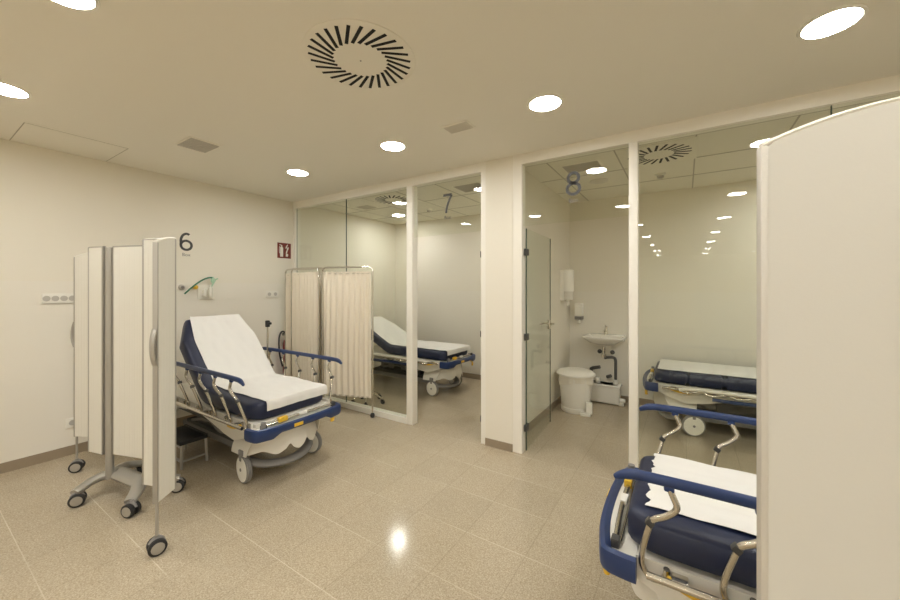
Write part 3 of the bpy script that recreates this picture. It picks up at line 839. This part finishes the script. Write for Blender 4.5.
for (x, y, r) in ((-3.52, .715, 1.2), (-3.065, .875, .5), (-3.15, 1.17, 1.0), (-3.66, 1.11, 0)):
    q = L_((x, y)); caster_small(sl, q[0], q[1], 0, r)
    g = MB(); g.cyl((q[0], q[1], .075), (q[0], q[1], .105), .011, 10); g.obj('stem', M['alu'], sl)

# right screen, close to the camera
sr = thing('folding_screen', 'plain cream folding privacy screen with curved top, close at the right edge', 'folding screen', (.5, .9, 0))
def R_(p): return (p[0]-.5, p[1]-.9)
screen_panel(sr, R_((.112, .835)), R_((.345, .892)), .29, 1.800, curved=.055, m=M['flatpanel'], thick=.015, leg=.3)
screen_panel(sr, R_((.345, .892)), R_((.62, .78)), .29, 1.800, m=M['flatpanel'], thick=.015)
screen_panel(sr, R_((.62, .78)), R_((.90, .88)), .29, 1.800, m=M['flatpanel'], thick=.015)
g = MB(); q = R_((.92, .88)); g.tube([(q[0], q[1], .11), (q[0], q[1], 1.82)], .021, n=16); g.obj('column', M['alu'], sr)
g = MB(); g.tube([(q[0]-.2, q[1]-.02, .12), (q[0]+.2, q[1]+.02, .12)], .03, n=12, flat=1.6)
for sx in (-1, 1):
    g.tube(chaikin([(q[0]+sx*.15, q[1], .12), (q[0]+sx*.25, q[1]-.05, .115), (q[0]+sx*.27, q[1]-.18, .092)], 2), .02, n=10)
    g.tube(chaikin([(q[0]+sx*.15, q[1], .12), (q[0]+sx*.25, q[1]+.05, .115), (q[0]+sx*.27, q[1]+.18, .092)], 2), .02, n=10)
g.obj('base', M['alu'], sr)
for sx in (-1, 1):
    for sy in (-1, 1):
        caster_small(sr, q[0]+sx*.27, q[1]+sy*.18, 0, .4)
        g = MB(); g.cyl((q[0]+sx*.27, q[1]+sy*.18, .075), (q[0]+sx*.27, q[1]+sy*.18, .105), .011, 10); g.obj('stem', M['alu'], sr)

# ------------------------------------------------------------------ curtain screen
cs = thing('curtain_screen', 'three-fold chrome screen with cream curtains before the glass wall', 'folding screen', (-3.7, 2.9, 0))
def K_(p): return (p[0]+3.7, p[1]-2.9)
def curtain_frame(a, b, zb=.24, seed=1, cl=True, feet=(1, 1)):
    a = Vector((*K_(a), 0)); b = Vector((*K_(b), 0)); d = (b-a); L = d.length; rz = math.atan2(d.y, d.x); ZT_ = 1.745
    r = .05
    pts = [(0, 0, .06), (0, 0, ZT_-r)]+[(r-r*math.cos(k*PI/12), 0, ZT_-r+r*math.sin(k*PI/12)) for k in range(1, 7)]+[(L-r+r*math.sin(k*PI/12), 0, ZT_-r+r*math.cos(k*PI/12)) for k in range(0, 7)]+[(L, 0, .06)]
    g = MB(); g.tube(pts, .0105, n=10); o = g.obj('frame', M['chrome'], cs, loc=a, rz=rz)
    g = MB(); g.tube([(.0, 0, ZT_-.075), (L, 0, ZT_-.075)], .004, n=6); g.tube([(.0, 0, zb+.01), (L, 0, zb+.01)], .004, n=6); g.obj('rod', M['chrome'], o)
    rnd = random.Random(seed); ph = [rnd.uniform(0, 6) for _ in range(4)]
    def cf(u, v):
        x = .018+(L-.036)*v; z = ZT_-.052+(zb-ZT_+.052)*u
        k = .35+.65*min(1, u*5) if u > .035 else .9
        amp = .014*k*(1-.55*max(0, u-.9)/.1)
        y = amp*math.sin(2*PI*v*L/.075+ph[0]+.7*math.sin(3*u+ph[1])+1.3*math.sin(v*7+ph[2])) + .004*math.sin(v*L*200+ph[3])*(1 if u < .06 else .3)
        if abs(u-.04) < .008: y *= .3
        zz = z - (.006*math.sin(v*L*90)*(1 if u == 0 else 0))
        return Vector((x, y, zz))
    g = MB(); g.grid(cf, 40, int(L/.075*12), thick=.001); g.obj('curtain', M['curtain'], o, angle=80)
    for k, x in enumerate((0, L)):
        if not feet[k]: continue
        g = MB(); g.lathe([(.006, 0), (.022, .008), (.028, .028), (.02, .05), (.008, .062)], c=(x, 0, 0), n=18); g.obj('foot_wheel', M['black'], o)
curtain_frame((-3.66, 2.84), (-3.035, 3.05), .225, 2)
curtain_frame((-4.30, 2.86), (-3.69, 2.81), .20, 4)
curtain_frame((-4.50, 2.905), (-3.75, 2.93), .20, 6)

# wheeled stand behind the curtain, in room 7
t = thing('wheeled_stand', 'chrome five-legged stand base on wheels inside room 7 by the curtain', 'stand', (-3.475, 3.42, 0))
g = MB()
for k in range(5):
    a = 2*PI*k/5+.3
    g.tube(chaikin([(0, 0, .13), (.08*math.cos(a), .08*math.sin(a), .13), (.2*math.cos(a), .2*math.sin(a), .065)], 2), .011)
g.obj('base', M['chrome'], t)
g = MB(); g.cyl((0, 0, .1), (0, 0, 1.5), .012); g.obj('pole', M['chrome'], t)
for k in range(5):
    a = 2*PI*k/5+.3
    g = MB(); g.lathe([(.022, -.012), (.03, -.008), (.03, .008), (.022, .012)], c=(.2*math.cos(a), .2*math.sin(a), .03), axis='Y', n=18); g.obj('wheel', M['black'], t)

# ------------------------------------------------------------------ room 8 sanitary corner
# pedal bin
t = thing('pedal_bin', 'round white pedal bin with white liner bag in the corner of room 8', 'bin', (-1.13, 4.60, 0), .2)
g = MB(); g.lathe([(.165, 0), (.172, .01), (.172, .055), (.165, .06), (.17, .07), (.195, .42), (.195, .44)], n=40); g.obj('body', M['white'], t)
g = MB()
def bagf(u, v):
    a = 2*PI*v; r = .200+.012*math.sin(9*a)*u+.006*math.sin(17*a+2)*u; z = .455-.11*u-.03*u*math.sin(2*a+1)
    return Vector((r*math.cos(a), r*math.sin(a), z))
g.grid(bagf, 8, 72, closed_v=True); g.obj('liner_bag', M['bag'], t, angle=80)
g = MB(); g.lathe([(.215, .44), (.228, .445), (.228, .462), (.20, .485), (.15, .498), (.02, .502)], n=40); g.obj('lid', M['white'], t)
g = MB(); g.bx(.06, .17, -.21, -.15, .0, .035, bev=.008); g.bx(.12, .19, -.20, -.14, .03, .16, bev=.008); g.obj('pedal', M['white'], t)
# macerator pump
t = thing('macerator_pump', 'white boxy waste pump on the floor under the washbasin', 'pump', (-.87, 5.12, 0))
g = MB(); g.bx(-.19, .17, -.09, .10, .01, .25, bev=.025, seg=3); g.bx(-.20, .18, -.10, .11, .225, .25, bev=.006); g.obj('housing', M['ceramic'], t)
g = MB(); g.lathe([(.03, .25), (.03, .31), (.022, .315)], c=(-.10, 0, 0)); g.obj('spout', M['white'], t)
g = MB(); g.lathe([(.032, .25), (.032, .312)], c=(.115, 0, 0)); g.obj('spout', M['white'], t)
g = MB(); g.cyl((.17, -.02, .06), (.23, -.02, .06), .025); g.box((.19, -.05, .02), (.06, .04, .04), bev=.006); g.obj('outlet', M['white'], t)
t = thing('drain_pipe', 'dark grey bent drain pipes between the washbasin and the white pump', 'pipe', (-.87, 5.12, 0))
g = MB(); g.tube(chaikin([(-.02, .0, .58), (.02, .0, .595), (.10, .0, .60), (.115, .0, .57), (.115, .0, .50), (.115, .0, .315)], 2), .018); g.obj('pipe', M['pipe'], t)
g = MB(); g.tube(chaikin([(-.20, .08, .26), (-.20, .06, .40), (-.19, .05, .42), (-.08, .03, .45)], 2), .022); g.obj('pipe', M['pipe'], t)
g = MB(); g.tube([(-.0, .08, .32), (.05, .05, .345)], .022); g.obj('pipe', M['pipe'], t)
# washbasin
t = thing('washbasin', 'small white wall-hung washbasin with chrome tap in room 8', 'washbasin', (-.885, 5.06, 0))
W_, D_ = .25, .20
def basin(u, v):
    a = 2*PI*v; e = .35
    ca = math.copysign(abs(math.cos(a))**e, math.cos(a)); sa = math.copysign(abs(math.sin(a))**e, math.sin(a))
    prof = [(.0, .765), (.35, .77), (.62, .79), (.93, .845), (1.0, .858), (1.0, .875), (.96, .88), (.84, .87), (.72, .82), (.45, .79), (.0, .785)]
    i = min(10, int(round(u*10))); r, z = prof[i]
    return Vector((W_*r*ca, D_*r*sa, z))
g = MB(); g.grid(basin, 11, 48, closed_v=True); g.bx(-.22, .22, .13, .215, .80, .882, bev=.01); g.obj('bowl', M['ceramic'], t, angle=50)
g = MB(); g.lathe([(.022, .88), (.02, .90), (.018, .96), (.02, .99)], c=(0, .14, 0), n=16); g.tube(chaikin([(0, .14, .93), (0, .06, .95), (0, .03, .935)], 2), .011); g.box((0, .13, 1.0), (.016, .07, .012), rx=-.35, bev=.003); g.obj('tap', M['chrome'], t)
g = MB(); g.lathe([(.03, .60), (.03, .64), (.018, .65), (.018, .73)], c=(0, .0, 0), n=18); g.obj('trap', M['chrome'], t)
for x in (-.09, .07):
    g = MB(); g.lathe([(.028, .215), (.028, .195), (.016, .19), (.016, .15)], c=(x, 0, .64), axis='Y', n=16); g.obj('stop_valve', M['pipe'], t)
# dispensers
t = thing('towel_dispenser', 'tall cream towel dispenser on the side wall of room 8', 'dispenser', (-1.30, 4.87, 1.235))
g = MB(); g.lathe([(.075, .22), (.082, .23), (.082, .49), (.07, .505), (.01, .507)], n=28); g.bx(-.095, -.03, -.08, .08, .10, .50, bev=.01); g.obj('housing', M['white'], t)
g = MB(); g.lathe([(.07, .11), (.07, .22)], n=28); g.obj('paper_roll', M['grillel'], t)
g = MB(); g.lathe([(.01, .03), (.024, .05), (.028, .09), (.02, .11)], n=18); g.obj('spout', M['white'], t)
t = thing('soap_dispenser', 'small white soap dispenser with dark band above the washbasin', 'dispenser', (-1.235, 5.21, .99))
g = MB(); g.bx(-.05, .05, -.06, .07, .12, .30, bev=.018, seg=3); g.obj('housing', M['white'], t)
g = MB(); g.bx(-.048, .048, -.055, .07, .075, .12, bev=.006); g.obj('dark_band', M['greyp'], t)
g = MB(); g.lathe([(.015, .02), (.028, .035), (.022, .07), (.012, .078)], c=(0, -.01, 0), n=18); g.obj('pump_nozzle', M['white'], t)

# ------------------------------------------------------------------ world, camera, colour
w = bpy.data.worlds.new('World'); sc.world = w; w.use_nodes = True
w.node_tree.nodes['Background'].inputs[0].default_value = (0.9, 0.8, 0.6, 1)
w.node_tree.nodes['Background'].inputs[1].default_value = 0.0
cam = bpy.data.cameras.new('camera'); co = bpy.data.objects.new('camera', cam); C.objects.link(co)
co.location = (0, 0, 1.5); co.rotation_euler = (PI/2, 0, math.radians(32.85))
cam.sensor_width = 36; cam.lens = 364/900*36; cam.shift_y = -12/900; cam.clip_start = .05
sc.camera = co
sc.view_settings.view_transform = 'Standard'; sc.view_settings.look = 'None'
sc.view_settings.gamma = 1; sc.view_settings.exposure = 0.0; sc.view_settings.use_curve_mapping = False
try:
    sc.cycles.use_denoising = True; sc.cycles.max_bounces = 12; sc.cycles.diffuse_bounces = 7
    sc.cycles.transparent_max_bounces = 24; sc.cycles.sample_clamp_indirect = 6; sc.cycles.caustics_reflective = False
except Exception: pass
